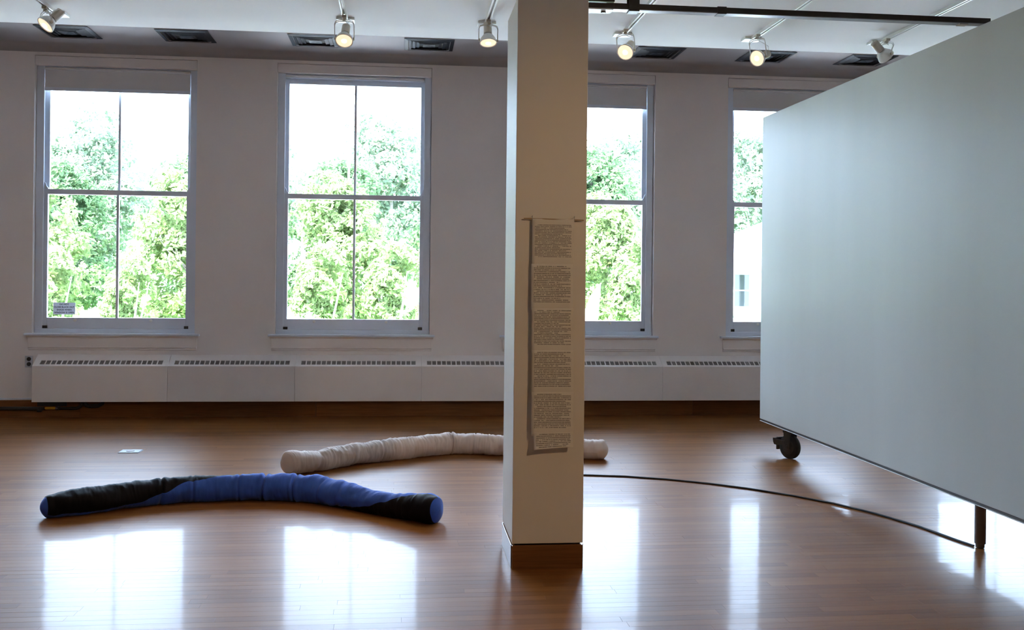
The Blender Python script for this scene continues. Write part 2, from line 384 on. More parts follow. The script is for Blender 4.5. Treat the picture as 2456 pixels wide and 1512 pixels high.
# ------------------------------------------------------------------ windows
def make_window(n, i):
    x0 = WX0+i*WP; x1 = x0+WW
    w = struct(empty('window_%d' % n, (x0+WW/2, D, 0)))
    def pt(mb, name, mat, par=None, **k):
        o = mb.build(name, mat, par or w, **k); 
        if par is None: o.location = (-(x0+WW/2), -D, 0)
        return o
    pt(MB().box(x0+0.004, x1-0.004, D+0.004, D+0.075, 3.640, WZT-0.004), 'head_board', M['wall'], bevel=0.002)
    pt(MB().box(x0+0.002, x1-0.002, D+0.076, D+0.168, 3.60, WZT-0.002), 'head_jamb', M['trim'])
    xl, xr = x0+0.078, x1-0.078
    pt(MB().box(x0+0.002, xl, D+0.060, D+0.078, WZB+0.012, 3.640), 'casing', M['trim'], bevel=0.002)
    pt(MB().box(xr, x1-0.007, D+0.060, D+0.078, WZB+0.012, 3.640), 'casing', M['trim'], bevel=0.002)
    pt(MB().box(x0+0.001, xl-0.020, D+0.079, D+0.169, WZB+0.012, 3.60), 'jamb', M['trim'])
    pt(MB().box(xr+0.020, x1-0.001, D+0.079, D+0.169, WZB+0.012, 3.60), 'jamb', M['trim'])
    pt(MB().box(x0+0.002, x1-0.002, D+0.052, D+0.30, WZB, 0.913), 'sub_sill', M['trim'], bevel=0.003)
    pt(MB().box(x0-0.068, x1+0.055, D-0.045, D+0.052, WZB-0.024, WZB), 'stool', M['trim'], bevel=0.006)
    pt(MB().prism([(D,0.846),(D-0.034,0.846),(D-0.030,0.836),(D-0.020,0.828),(D-0.018,0.822),(D,0.822)], x0-0.048, x1+0.040), 'bed_moulding', M['wall'])
    pt(MB().box(x0-0.036, x1+0.028, D-0.016, D, 0.735, 0.823), 'apron', M['wall'], bevel=0.003)
    pt(MB().prism([(D,0.736),(D-0.024,0.736),(D-0.024,0.722),(D-0.014,0.712),(D-0.012,0.700),(D,0.694)], x0-0.032, x1+0.022), 'apron_moulding', M['wall'])
    cx = (xl+xr)/2
    def sash(name, ya, yb, z0, zr0, zr1, z1, lower):
        b = MB(); st = 0.036
        b.box(xl-0.016, xl+st, ya, yb, z0, z1); b.box(xr-st, xr+0.016, ya, yb, z0, z1)
        b.box(xl+st, xr-st, ya, yb, z0, zr0); b.box(xl+st, xr-st, ya, yb, zr1, z1)
        b.box(cx-0.012, cx+0.012, ya+0.004, yb-0.004, zr0, zr1)
        if lower:      # ogee horns rising from the ends of the meeting rail
            for s, xa in ((1, xl-0.016), (-1, xr+0.016)):
                prof = [(0,z1),(0,z1+0.075),(0.014,z1+0.074),(0.026,z1+0.060),(0.034,z1+0.035),(0.044,z1+0.018),(0.052,z1+0.012),(0.052,z1)]
                b.prism([(xa+s*q[0], q[1]) for q in prof], ya+0.006, yb-0.002, axis='y')
        o = pt(b, name, M['trim'], bevel=0.0025)
        for xa, xb in ((xl+st, cx-0.012), (cx+0.012, xr-st)):
            MB().box(xa-0.004, xb+0.004, (ya+yb)/2-0.0015, (ya+yb)/2+0.0015, zr0-0.004, zr1+0.004).build('glass_pane', M['glass'], o)
        return o
    lo = sash('lower_sash', D+0.085, D+0.125, 0.914, 1.026, 2.312, 2.365, True)
    sash('upper_sash', D+0.129, D+0.166, 2.318, 2.366, 3.545, 3.60, False)
    for xa, xb in ((xl-0.004, xl+0.046), (xr-0.046, xr+0.004)):
        MB().box(xa, xb, D+0.066, D+0.084, 0.915, 0.944).build('sash_lock', M['dark'], lo, bevel=0.003)
    for f_ in (0.40, 1.165):
        MB().lathe([(0,0.016),(0.004,0.016),(0.010,0.006),(0.016,0.006),(0.020,0.013),(0.024,0.004)], (x0+f_, D+0.085, 1.000), (0,-1,0), 14).build('sash_lift', M['white'], lo, smooth=True)  # white on the lifts paints in their bright glints
    return w
for n, i in enumerate(BAYS): make_window(n+1, i)

def make_shade(i, zb, label):
    x0 = WX0+i*WP+0.080; x1 = WX0+i*WP+WW-0.082; cx = (x0+x1)/2
    t = tag(empty('roller_shade', (cx, D+0.068, zb)), label, 'shade', 'roller shades in the window heads')
    h = (x1-x0)/2
    if 3.638-zb-0.04 > 0.02:
        MB().box(-h, h, -0.001, 0.0015, 0.034, 3.600-zb).build('shade_cloth', M['shade'], t)
    MB().prism([(-0.006,0.0),(0.006,0.0),(0.008,0.01),(0.006,0.034),(-0.006,0.034),(-0.008,0.01)], -h, h).build('hem_bar', M['trim'], t)
    MB().cyl((-h, -0.004, 3.615-zb), (h, -0.004, 3.615-zb), 0.0145, 20).build('roller', M['shade'], t, smooth=True)
SH = {0: (3.386, 'grey roller shade lowered a little in the leftmost window, above the notice'),
      1: (3.594, 'roller shade fully rolled up, only its hem showing, in second window from left'),
      2: (3.372, 'grey roller shade in the window partly hidden by the column'),
      3: (3.388, 'grey roller shade in the window partly hidden by the movable wall'),
      4: (3.390, 'roller shade in the window wholly behind the movable wall'),
      -1: (3.390, 'roller shade in the window beyond the left end of the radiator')}
for i, (z, l) in SH.items():
    if i in (0, 1, 2, 3): make_shade(i, z, l)

# notice on the glass of the first window
sg = tag(empty('notice_sign', (-3.515, D+0.1005, 1.120)), 'small grey notice with black capitals on the lower left pane of leftmost window', 'sign')
MB().box(-0.110, 0.110, -0.002, 0.001, -0.062, 0.062).build('plate', M['sign'], sg)
def text_part(body, size, loc, parent, mat):
    cu = bpy.data.curves.new('t', 'FONT'); cu.body = body; cu.size = size; cu.align_x = 'CENTER'; cu.align_y = 'CENTER'; cu.extrude = 0.0004
    cu.offset = 0.0006
    to = bpy.data.objects.new('t', cu); COL.objects.link(to); bpy.context.view_layer.update()
    me = bpy.data.meshes.new_from_object(to.evaluated_get(bpy.context.evaluated_depsgraph_get())); bpy.data.objects.remove(to)
    me.name = 'lettering'; me.materials.clear(); me.materials.append(mat)
    o = bpy.data.objects.new('lettering', me); COL.objects.link(o); o.parent = parent; o.location = loc; o.rotation_euler = (math.pi/2,0,0)
    return o
for k, tx in enumerate(('DO NOT', 'CLOSE BLACK OUT', 'SHADE WHEN', 'WINDOW IS OPEN')):
    text_part(tx, 0.0232, (0, -0.0025, 0.043-k*0.0285), sg, M['ink'])

# ------------------------------------------------------------------ radiator enclosure: one thing for each section
RYF = D-0.18; SEC = [-3.730, -2.402, -1.115, 0.197, 1.502, 2.803, 4.11, 5.42]
RB, RF, RT = 0.178, 0.545, 0.650
sl = Vector((0, 0.172, RT-RF)); sln = sl.normalized(); sn = Vector((0, -sln.z, sln.y))     # up the sloped grille, and its outward normal
ins = MB().box(-0.0225, 0.0225, -0.034, 0.034, -0.010, -0.007)
for k in range(7): ins.box(-0.0225, 0.0225, -0.034+k*0.010, -0.034+k*0.010+0.005, -0.007, -0.003)
ins_me = ins.mesh('grille_insert'); ins_me.materials.append(M['radmesh'])
RL = ['radiator section at the left end, beside the wall outlet', 'second radiator section from the left, below the gap between two windows',
      'radiator section below the second window from the left', 'radiator section that runs behind the left side of the column',
      'radiator section mostly hidden behind the column', 'radiator section between the column and the movable wall',
      'radiator section behind the movable wall']
for k in range(7):
    a, c = SEC[k]+0.001, SEC[k+1]-0.001; L_ = c-a
    t = tag(empty('radiator_cover', (a, RYF, 0)), 'pale enamel '+RL[k], 'radiator', 'radiator sections under the windows')
    MB().prism([(0,RB),(0.172,RB),(0.172,RB+0.012),(0.012,RB+0.012),(0.012,RF),(0,RF)], 0, L_).build('front_panel', M['rad'], t, bevel=0.002)
    if k == 0: MB().prism([(0,RB),(0,RF),(0.172,RT),(0.176,RT),(0.176,RB)], -0.004, 0.0).build('end_panel', M['rad'], t)
    g = MB(); n = 23; m0 = 0.058; pitch = (L_-2*m0)/n; s_ = sl.length
    def slab(xa, xb, ta, tb):
        p = lambda x, tt, off: Vector((x, 0, RF)) + sln*tt + sn*off
        g.add([p(xa,ta,0),p(xb,ta,0),p(xb,tb,0),p(xa,tb,0),p(xa,ta,-0.006),p(xb,ta,-0.006),p(xb,tb,-0.006),p(xa,tb,-0.006)],
              [(0,1,2,3),(7,6,5,4),(0,4,5,1),(1,5,6,2),(2,6,7,3),(3,7,4,0)])
    lo_, hi_ = 0.030, 0.098
    slab(0, L_, 0, lo_); slab(0, L_, hi_, s_); slab(0, m0, lo_, hi_); slab(L_-m0, L_, lo_, hi_)
    for q in range(n-1): slab(m0+(q+1)*pitch-0.0055, m0+(q+1)*pitch+0.0055, lo_, hi_)
    gr = g.build('top_grille', M['rad'], t)
    rx = math.atan2(sln.z, sln.y)
    for q in range(n):
        cpos = Vector((m0+(q+0.5)*pitch, 0, RF)) + sln*((lo_+hi_)/2)
        share('grille_insert', ins_me, gr, cpos, (rx,0,0), ((pitch-0.008)/0.045, 1, 1))

# wall outlet beside the radiator
t = tag(empty('wall_outlet', (-3.826, D, 0.575)), 'grey double wall outlet with two round black sockets beside radiator', 'outlet')
MB().box(-0.038, 0.038, -0.006, 0, -0.060, 0.060).build('cover_plate', M['plate'], t, bevel=0.003)
for dz in (0.026, -0.026):
    MB().lathe([(0,0.021),(0.004,0.021),(0.005,0.019)], (0.002,-0.006,dz), (0,-1,0), 20).build('socket', M['rubber'], t, smooth=True)

# pipework below the radiator at the left
t = tag(empty('heating_pipe', (-3.6, D-0.05, 0)), 'black pipe with yellow valve handle along the baseboard at left', 'pipe')
MB().tube([(-3.6,0,0.098),(-0.9,0,0.098),(-0.45,0,0.098),(-0.06,0,0.096)], 0.019, 12).build('pipe', M['dark'], t, smooth=True)
MB().tube([(-0.042,-0.012,0.101),(-0.035,-0.012,0.101),(0.055,-0.012,0.101),(0.062,-0.012,0.101)], [0.008,0.014,0.014,0.009], 10).build('valve_handle', M['yellow'], t, smooth=True)
MB().tube([(0.062,-0.012,0.101),(0.085,-0.012,0.101)], [0.010,0.013], 10).build('valve_stem', M['steel'], t, smooth=True)
MB().cyl((0.085,0,0.082), (0.085,0,0.118), 0.022, 12).cyl((0.06,0,0.098), (0.20,0,0.098), 0.014, 12).cyl((-0.12,0,0.082), (-0.08,0,0.082), 0.022, 12).build('fitting', M['dark'], t, smooth=True)
MB().tube([(0.20,0,0.098),(0.27,0,0.099),(0.31,0,0.12),(0.33,0,0.165)], 0.017, 12).tube([(0.34,0.005,0.165),(0.36,0.005,0.128),(0.40,0.005,0.118),(0.48,0.005,0.122),(0.52,0.005,0.145),(0.525,0.005,0.172)], 0.020, 12).build('elbow_pipe', M['dark'], t, smooth=True)
MB().box(-0.13, 0.16, 0.02, 0.028, 0.118, 0.178).build('backing_plate', M['dark'], t)

# ------------------------------------------------------------------ column
CX0, CX1, CY0, CY1, CZT = 0.567, 0.935, 5.097, 5.590, 2.940
t = tag(empty('column', ((CX0+CX1)/2, (CY0+CY1)/2, 0)), 'square cream painted column with an oak base, in the middle of the floor', 'column')
hx, hy = (CX1-CX0)/2, (CY1-CY0)/2
MB().box(-hx, hx, -hy, hy, 0.131, CZT).build('cladding', M['colpaint'], t, bevel=0.003)
MB().box(-hx+0.05, hx-0.05, -hy+0.05, hy-0.05, 0.0, 0.131).build('plinth_core', M['sub'], t)
MB().box(-0.11, 0.11, -0.03, 0.03, CZT, ZC).box(-0.11, -0.09, -0.11, 0.11, CZT, ZC).box(0.09, 0.11, -0.11, 0.11, CZT, ZC).build('steel_core', M['dark'], t)
MB().box(-0.17, 0.17, -0.20, 0.20, CZT, CZT+0.012).build('cap_plate', M['dark'], t)
for nm, bx in (('front', (-hx, hx, -hy-0.004, -hy+0.016)), ('back', (-hx, hx, hy-0.016, hy+0.004)), ('l', (-hx-0.004, -hx+0.016, -hy+0.016, hy-0.016)), ('r', (hx-0.016, hx+0.004, -hy+0.016, hy-0.016))):
    o = MB().box(*bx, 0.0, 0.122).build('base_board', M['base'], t, bevel=0.002)
    tint(o.data, [random.random()*0.5+0.1]*len(o.data.vertices))

# ------------------------------------------------------------------ hanging scroll of printed pages
t = tag(empty('hanging_scroll', (0.760, CY0, 1.80)), 'long strip of six printed paper pages hanging on the front of the column', 'scroll')
yoff = -0.022
PG = [(0.0, 0.236, 0.0), (-0.231, 0.232, -0.003), (-0.458, 0.220, 0.001), (-0.672, 0.220, 0.003), (-0.886, 0.216, 0.004), (-1.092, 0.082, 0.009)]
NL = (22, 21, 22, 21, 20, 8)
for k, (zt, h, dx) in enumerate(PG):
    nx, nz = 10, 14; b = MB(); uvs = {}
    wd = 0.1085 if k < 5 else 0.102
    hh = h+0.008 if k < 5 else h
    for j in range(nz+1):
        for i in range(nx+1):
            u, v = i/nx, 1-j/nz
            z = zt-hh*j/nz; x = (u-0.5)*2*wd+dx
            drop = -z
            yy = yoff - 0.0009*k - 0.012*min(1, drop/1.1)**2 + 0.003*noise.noise((x*9, z*5, 1.7)) + 0.003*math.sin(u*math.pi)
            if k == 5: yy -= 0.018*(j/nz)**2*(1-0.35*u); z += 0.012*(u-0.3)*(j/nz)
            b.v.append((x, yy, z)); uvs[len(b.v)-1] = (u, v)
    for j in range(nz):
        for i in range(nx):
            q = j*(nx+1)+i; b.f.append((q+nx+1, q+nx+2, q+1, q))
    top, bot = (0.885, 0.19) if k == 0 else (0.965, 0.17) if k < 5 else (0.93, 0.06)
    o = b.build('page', page_mat(NL[k], top, bot, 11.7*k), t, smooth=True)
    ul = o.data.uv_layers.new(name='UVMap')
    for lp in o.data.loops: ul.data[lp.index].uv = uvs[lp.vertex_index]
    sd = o.modifiers.new('thick', 'SOLIDIFY'); sd.thickness = 0.0004
MB().cyl((-0.152, yoff-0.001+0.006, 0.001), (0.158, yoff+0.005, -0.004), 0.0028, 10).build('dowel', M['wooddowel'], t, smooth=True)
for x in (-0.109, 0.1085):
    MB().tube([(x, 0, 0.012), (x, yoff+0.002, 0.010), (x, yoff-0.006, 0.014)], 0.0013, 8).tube([(x, yoff-0.004, 0.016), (x, yoff-0.004, -0.006)], 0.0011, 8).build('nail', M['steel'], t, smooth=True)

# ------------------------------------------------------------------ movable wall on casters
PL, PTH, PB, PT = 4.6, 0.110, 0.262, 2.950
mw = tag(empty('movable_wall', (3.175, 8.647, 0), 0.0133), 'large white movable wall panel on a caster and a steel post at right', 'partition')
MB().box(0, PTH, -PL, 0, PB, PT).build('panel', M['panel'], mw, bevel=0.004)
MB().box(0.004, PTH-0.004, -PL+0.004, -0.012, PB-0.016, PB-0.001).build('bottom_channel', M['dark'], mw)
MB().box(-0.002, PTH+0.002, -PL+0.004, -0.008, PB-0.0195, PB-0.016).build('bottom_lip', M['white'], mw)
def caster(y):
    c = empty('caster', (PTH/2, y, 0), 0.42, mw)
    R_ = 0.102
    MB().lathe([(-0.024,R_-0.014),(-0.022,R_-0.004),(-0.012,R_),(0.012,R_),(0.022,R_-0.004),(0.024,R_-0.014)], (0,0,R_), (1,0,0), 40).build('wheel', M['rubber'], c, smooth=True)
    MB().lathe([(-0.028,0.022),(-0.026,0.03),(-0.023,R_-0.022),(0.023,R_-0.022),(0.026,0.03),(0.028,0.022)], (0,0,R_), (1,0,0), 32).build('hub', M['caster'], c, smooth=True)
    f_ = MB()
    for s in (-1, 1):
        f_.prism([(-0.030,R_-0.02),(0.020,R_-0.02),(0.030,R_+0.02),(0.040,0.222),(-0.040,0.222),(-0.036,R_+0.02)], s*0.036-0.004, s*0.036+0.004)
    f_.box(-0.044, 0.044, -0.044, 0.044, 0.218, 0.238)
    f_.cyl((-0.046,0,R_), (0.046,0,R_), 0.013, 14)
    f_.build('fork', M['caster'], c, bevel=0.003)
    p = MB().prism([(0.02,0.150),(0.145,0.158),(0.150,0.130),(0.138,0.106),(0.09,0.104),(0.02,0.120)], -0.046, -0.038)
    p.prism([(0.02,0.150),(0.145,0.158),(0.150,0.130),(0.138,0.106),(0.09,0.104),(0.02,0.120)], 0.038, 0.046)
    p.box(-0.046, 0.046, 0.128, 0.152, 0.138, 0.160).box(-0.016, 0.016, 0.124, 0.142, 0.062, 0.140).box(-0.03, 0.03, 0.105, 0.125, 0.158, 0.170)
    p.build('brake_pedal', M['caster'], c, bevel=0.002)
for y in (-0.555, -4.05): caster(y)
MB().lathe([(0,0.024),(0.02,0.024),(0.022,0.030),(PB-0.022,0.030)], (0.030,-3.320,0.004), (0,0,1), 28).build('support_post', M['bronze'], mw, smooth=True)
MB().lathe([(0,0.017),(0.006,0.019)], (0.030,-3.320,0.0), (0,0,1), 20).build('post_foot', M['dark'], mw, smooth=True)

# black brace bar from the column head to the movable wall
t = tag(empty('brace_bar', (2.05, 5.33, 2.950)), 'long black steel bar below the ceiling joining column and movable wall', 'bar')
MB().prism([(-0.026,0.004),(-0.026,0.034),(0.026,0.034),(0.026,0.004),(0.020,0.004),(0.020,0.028),(-0.020,0.028),(-0.020,0.004)], -0.98, 1.215).build('bar', M['dark'], t, bevel=0.0015)
MB().box(-0.98, 1.215, -0.027, 0.027, 0.0, 0.004).build('bottom_flange', M['steel'], t)
MB().box(-1.130, -0.945, -0.045, 0.045, -0.008, -0.001).build('end_plate', M['white'], t, bevel=0.002)
MB().cyl((-0.992,0.0,-0.016), (-0.992,0.0,-0.008), 0.013, 6).build('bolt', M['dark'], t)
MB().box(-1.085, -0.935, -0.03, 0.03, 0.040, 0.066).box(-1.13, -0.94, -0.035, 0.035, 0.0, 0.030).build('pivot_block', M['dark'], t, bevel=0.002)
MB().box(-0.855, -0.800, -0.034, -0.028, -0.004, 0.10).box(-0.855, -0.800, 0.028, 0.034, -0.004, 0.10).box(-0.855, -0.800, -0.034, 0.034, -0.008, -0.002).box(-0.840, -0.815, -0.012, 0.012, 0.09, ZC-2.950).build('hanger_strap', M['dark'], t)
MB().box(-0.365, -0.315, -0.030, 0.030, -0.003, 0.037).build('joint_sleeve', M['dark'], t)
MB().box(1.035, 1.085, -0.020, 0.020, -0.006, 0.0).build('bar_highlight', M['cream'], t)  # pale plate put in for a highlight at the end of the bar

# curved guide strip set on the floor between column and post
arc = [(0.95,7.50),(1.381,7.469),(1.678,7.405),(1.966,7.281),(2.234,7.115),(2.477,6.914),(2.693,6.683),(2.880,6.430),(3.029,6.135),(3.135,5.815),(3.198,5.461),(3.224,5.348)]
gs = tag(MB().tube([(x, y, 0.0065) for x, y in arc], 0.0065, 8).build('guide_cable', M['rubber'], smooth=True), 'thin dark cable curving over the floor from column to steel post', 'cable')

# metal cover plate in the floor
t = tag(empty('floor_outlet', (-2.262, 8.690, 0.0)), 'small metal cover plate set flat in the floor', 'floor outlet')
MB().prism([(-0.088,0.0),(-0.078,0.005),(0.078,0.005),(0.088,0.0)], -0.072, 0.072, axis='y').build('cover_plate', M['zinc'], t)
MB().cyl((0,0,0.005), (0,0,0.008), 0.034, 24).build('cap', M['bronze'], t)

# ------------------------------------------------------------------ stuffed fabric rolls
def catmull(pts, n):
    P_ = [Vector((2*pts[0][0]-pts[1][0], 2*pts[0][1]-pts[1][1]))] + [Vector(p) for p in pts] + [Vector((2*pts[-1][0]-pts[-2][0], 2*pts[-1][1]-pts[-2][1]))]
    dense = []
    for i in range(1, len(P_)-2):
        for k in range(40):
            u = k/40; a, b, c, d = P_[i-1], P_[i], P_[i+1], P_[i+2]
            dense.append(0.5*((2*b)+(c-a)*u+(2*a-5*b+4*c-d)*u*u+(3*b-a-3*c+d)*u**3))
    dense.append(P_[-2])
    for _ in range(30): dense = [dense[0]]+[(dense[i-1]+dense[i]*2+dense[i+1])/4 for i in range(1,len(dense)-1)]+[dense[-1]]
    acc = [0]
    for a, b in zip(dense, dense[1:]): acc.append(acc[-1]+(b-a).length)
    out = []; j = 0
    for k in range(n+1):
        s = acc[-1]*k/n
        while j < len(acc)-2 and acc[j+1] < s: j += 1
        u = (s-acc[j])/max(1e-9, acc[j+1]-acc[j]); out.append(dense[j].lerp(dense[j+1], min(1,u)))
    return out, acc[-1]
class Roll:
    def __init__(s, pts, radii, creases, seed, gather, n=520):
        s.n = n; s.ax, s.L = catmull(pts, n); s.radii = radii; s.cr = creases; s.seed = seed; s.g = gather
        s.o = s.ax[n//2]
    def pos(s, k, ph, end=0.0, shrink=1.0):
        n = s.n; t = (s.ax[min(k+1,n)]-s.ax[max(k-1,0)]).normalized(); N = Vector((t.y, -t.x))
        u = k/n; S = u*s.L; r = lerp_list(s.radii, u); rad = math.radians(ph)
        c, q = math.cos(rad), math.sin(rad)
        e = min(S, s.L-S)/0.035
        if e < 1: r *= 0.84+0.16*math.sqrt(max(0, 1-(1-e)**2))
        d = 0.010*noise.noise((S*9, c*0.9+s.seed, q*0.9)) + 0.0045*noise.noise((S*26, c*1.4, q*1.4+s.seed))
        gth = s.g*lerp_list([(0,0.5),(0.1,1),(0.9,1),(1,0.4)], u)
        d -= gth*(abs(noise.noise((S*38+0.8*noise.noise((c*1.5,q*1.5,S*3)), c*0.55+3+s.seed, q*0.55))))*1.0
        d += 0.4*gth*noise.noise((S*85, c*0.8, q*0.8+s.seed))
        for (uc, wd, dp, slant) in s.cr:
            dd = (u-uc)*s.L-slant*q*r
            d -= dp*math.exp(-(dd/wd)**2)
            d += 0.45*dp*math.exp(-((abs(dd)-2.6*wd)/(1.8*wd))**2)
        rr = (r+d)*shrink; r0 = lerp_list(s.radii, u)
        z = r0*0.93+rr*q
        off = rr*c
        if z < 0.004: z = 0.004+0.02*(z-0.004) if z > -0.1 else 0.004; z = max(z, 0.002)
        p = s.ax[k]-s.o+N*off+t*end
        return (p.x, p.y, z)
    def patch(s, lo, hi, k0, k1, m, lift=0.0):
        b = MB()
        for k in range(k0, k1+1):
            a, c = lo(k/s.n), hi(k/s.n)
            for j in range(m+1): b.v.append(s.pos(k, a+(c-a)*j/m, 0, 1+lift))
        for k in range(k1-k0):
            for j in range(m):
                q = k*(m+1)+j; b.f.append((q, q+m+1, q+m+2, q+1))
        return b
    def cap(s, k, bulge):
        b = MB(); M_ = 40; R_ = 7
        for j in range(R_+1):
            sh = j/R_
            for i in range(M_): b.v.append(s.pos(k, 360*i/M_, bulge*(1-sh**2), max(sh, 0.02)))
        for j in range(R_):
            for i in range(M_):
                q = j*M_; b.f.append((q+i, q+(i+1)%M_, q+M_+(i+1)%M_, q+M_+i))
        return b
def off(pts, d): return [(x, y+d) for x, y in pts]
BL = Roll(off([(-2.150,6.335),(-2.101,6.365),(-1.976,6.432),(-1.850,6.512),(-1.700,6.617),(-1.520,6.700),(-1.362,6.738),(-1.208,6.766),(-0.940,6.775),(-0.774,6.752),(-0.607,6.706),(-0.465,6.613),(-0.324,6.498),(-0.188,6.376),(-0.082,6.271),(0.060,6.166),(0.215,6.055)], 0.02),
          [(0,0.072),(0.06,0.083),(0.3,0.086),(0.62,0.091),(0.72,0.084),(0.82,0.073),(0.9,0.079),(0.96,0.088),(1,0.088)],
          [(0.255,0.010,0.010,0.1),(0.44,0.007,0.007,0),(0.50,0.008,0.013,0.05),(0.58,0.008,0.012,-0.05),(0.66,0.010,0.006,0.1),(0.72,0.02,0.006,0.2),(0.33,0.007,0.005,0)], 2.0, 0.0032)
t = tag(empty('stuffed_fabric_roll', (BL.o.x, BL.o.y, 0)), 'long stuffed roll of blue and black cloth curving over the floor', 'soft sculpture', 'stuffed fabric rolls on the floor')
PU = [(0,-35),(0.10,-42),(0.20,-25),(0.26,5),(0.32,50),(0.40,78),(0.5,98),(0.62,115),(0.8,175),(0.9,240),(1,280)]
PLo = [(0,-215),(0.3,-130),(0.5,-95),(0.62,-85),(0.70,-55),(0.77,-34),(0.82,-12),(0.87,22),(0.92,58),(0.96,82),(1,100)]
fu = lambda u: lerp_list(PU, u); fl = lambda u: lerp_list(PLo, u)
BL.patch(fl, fu, 0, BL.n, 44).build('blue_cloth', M['bluefab'], t, smooth=True)
BL.patch(fu, lambda u: fl(u)+360, 0, BL.n, 44).build('black_cloth', M['blackfab'], t, smooth=True)
BL.cap(0, -0.030).build('end_disc', M['bluefab'], t, smooth=True)
BL.cap(BL.n, 0.022).build('end_disc', M['bluefab'], t, smooth=True)
TA = Roll(off([(-0.850,7.620),(-0.818,7.651),(-0.700,7.709),(-0.642,7.755),(-0.494,7.898),(-0.307,8.045),(-0.111,8.162),(0.126,8.300),(0.337,8.420),(0.444,8.455),(0.583,8.434),(0.841,8.363),(1.18,8.27),(1.517,8.176),(1.665,8.113)], 0.02),
          [(0,0.089),(0.05,0.085),(0.09,0.078),(0.16,0.086),(0.5,0.092),(0.62,0.088),(1,0.083)],
          [(0.085,0.02,0.008,0.3),(0.30,0.008,0.006,0.1),(0.40,0.007,0.007,0.05),(0.535,0.007,0.015,0.15),(0.61,0.008,0.008,0.1),(0.20,0.008,0.006,0.1),(0.47,0.008,0.006,0.0)], 7.0, 0.008)
t = tag(empty('stuffed_fabric_roll', (TA.o.x, TA.o.y, 0)), 'long stuffed taupe cloth roll passing behind the column', 'soft sculpture', 'stuffed fabric rolls on the floor')
TA.patch(lambda u: -180, lambda u: 180, 0, TA.n, 64).build('taupe_cloth', M['taupe'], t, smooth=True)
TA.patch(lambda u: -75, lambda u: -12+18*(u-0.8), int(TA.n*0.80), int(TA.n*0.988), 16, 0.045).build('beige_cloth', M['beige'], t, smooth=True)
TA.cap(0, -0.012).build('end_disc', M['taupe'], t, smooth=True)
TA.cap(TA.n, 0.030).build('end_disc', M['taupe'], t, smooth=True)

# ------------------------------------------------------------------ ceiling vents
rings = []
def ring(h0, h1, z0, z1):
    b = MB(); q = []
    for h, z in ((h0, z0), (h1, z1)): q += [(-h,-h,z),(h,-h,z),(h,h,z),(-h,h,z)]
    q += [(x,y,z+0.003) for x,y,z in q]
    b.v = q
    for k in range(4):
        l = (k+1)%4; b.f += [(k,l,4+l,4+k),(8+k,12+k,12+l,8+l),(k,8+k,8+l,l),(4+k,4+l,12+l,12+k)]
    return b
fr_me = ring(0.250, 0.212, 0.006, -0.004).mesh('frame'); fr_me.materials.append(M['vent'])
lv_me = []
for h in (0.180, 0.140, 0.100):
    me = ring(h+0.026, h-0.002, 0.011, -0.004).mesh('louvre'); me.materials.append(M['vent']); lv_me.append(me)
ct = MB().add([(-0.062,-0.062,-0.004),(0.062,-0.062,-0.004),(0.062,0.062,-0.004),(-0.062,0.062,-0.004),(0,0,0.012)], [(0,1,4),(1,2,4),(2,3,4),(3,0,4)]).mesh('centre_louvre'); ct.materials.append(M['vent'])
th = MB().box(-0.21, 0.21, -0.21, 0.21, 0.0125, 0.0145).mesh('throat'); th.materials.append(M['ventdark'])
VL = ['at far left beside the leftmost lamp', 'over the right end of the leftmost window', 'over the second window, beside a lit lamp', 'just left of the column top',
      'right of the column, beside a lit lamp', 'behind the second lamp right of the column', 'above the movable wall, at far right']
for x, l in zip((-3.286, -2.168, -0.906, 0.231, 2.596, 3.770, 4.870), VL):
    v = tag(empty('ceiling_vent', (x, 10.215, ZU-0.0150)), 'square black louvred ceiling vent '+l, 'vent', 'air vents in the upper ceiling')
    share('frame', fr_me, v); share('throat', th, v); share('centre_louvre', ct, v)
    for me in lv_me: share('louvre', me, v)

# ------------------------------------------------------------------ lighting tracks and lamps
TRK = [(-2.472, 7.42), (-0.434, 7.27), (0.581, 7.235), (1.621, 7.39), (2.625, 7.39), (3.624, 7.36)]
TL = ['leftmost white lighting track on the ceiling', 'second white lighting track, over the second window', 'white lighting track next to the column on its left', 'white lighting track crossing above the bar next to the column',
      'white lighting track crossing the middle of the black bar', 'white lighting track running in above the movable wall']
for (x, y), l in zip(TRK, TL):
    t = tag(empty('lighting_track', (x, y, ZC)), l, 'track', 'lighting tracks on the ceiling')
    y0 = RY0+0.3-y
    b = MB().box(-0.018, -0.007, y0, 0, -0.024, 0).box(0.007, 0.018, y0, 0, -0.024, 0).box(-0.007, 0.007, y0, 0, -0.008, 0)
    b.build('rail', M['white'], t, bevel=0.001)
    MB().box(-0.006, 0.006, y0, -0.002, -0.014, -0.009).build('conductor_slot', M['bronze'], t)
    MB().box(-0.065, 0.065, -0.02, 0.085, -0.020, 0).build('end_canopy', M['white'], t, bevel=0.003)
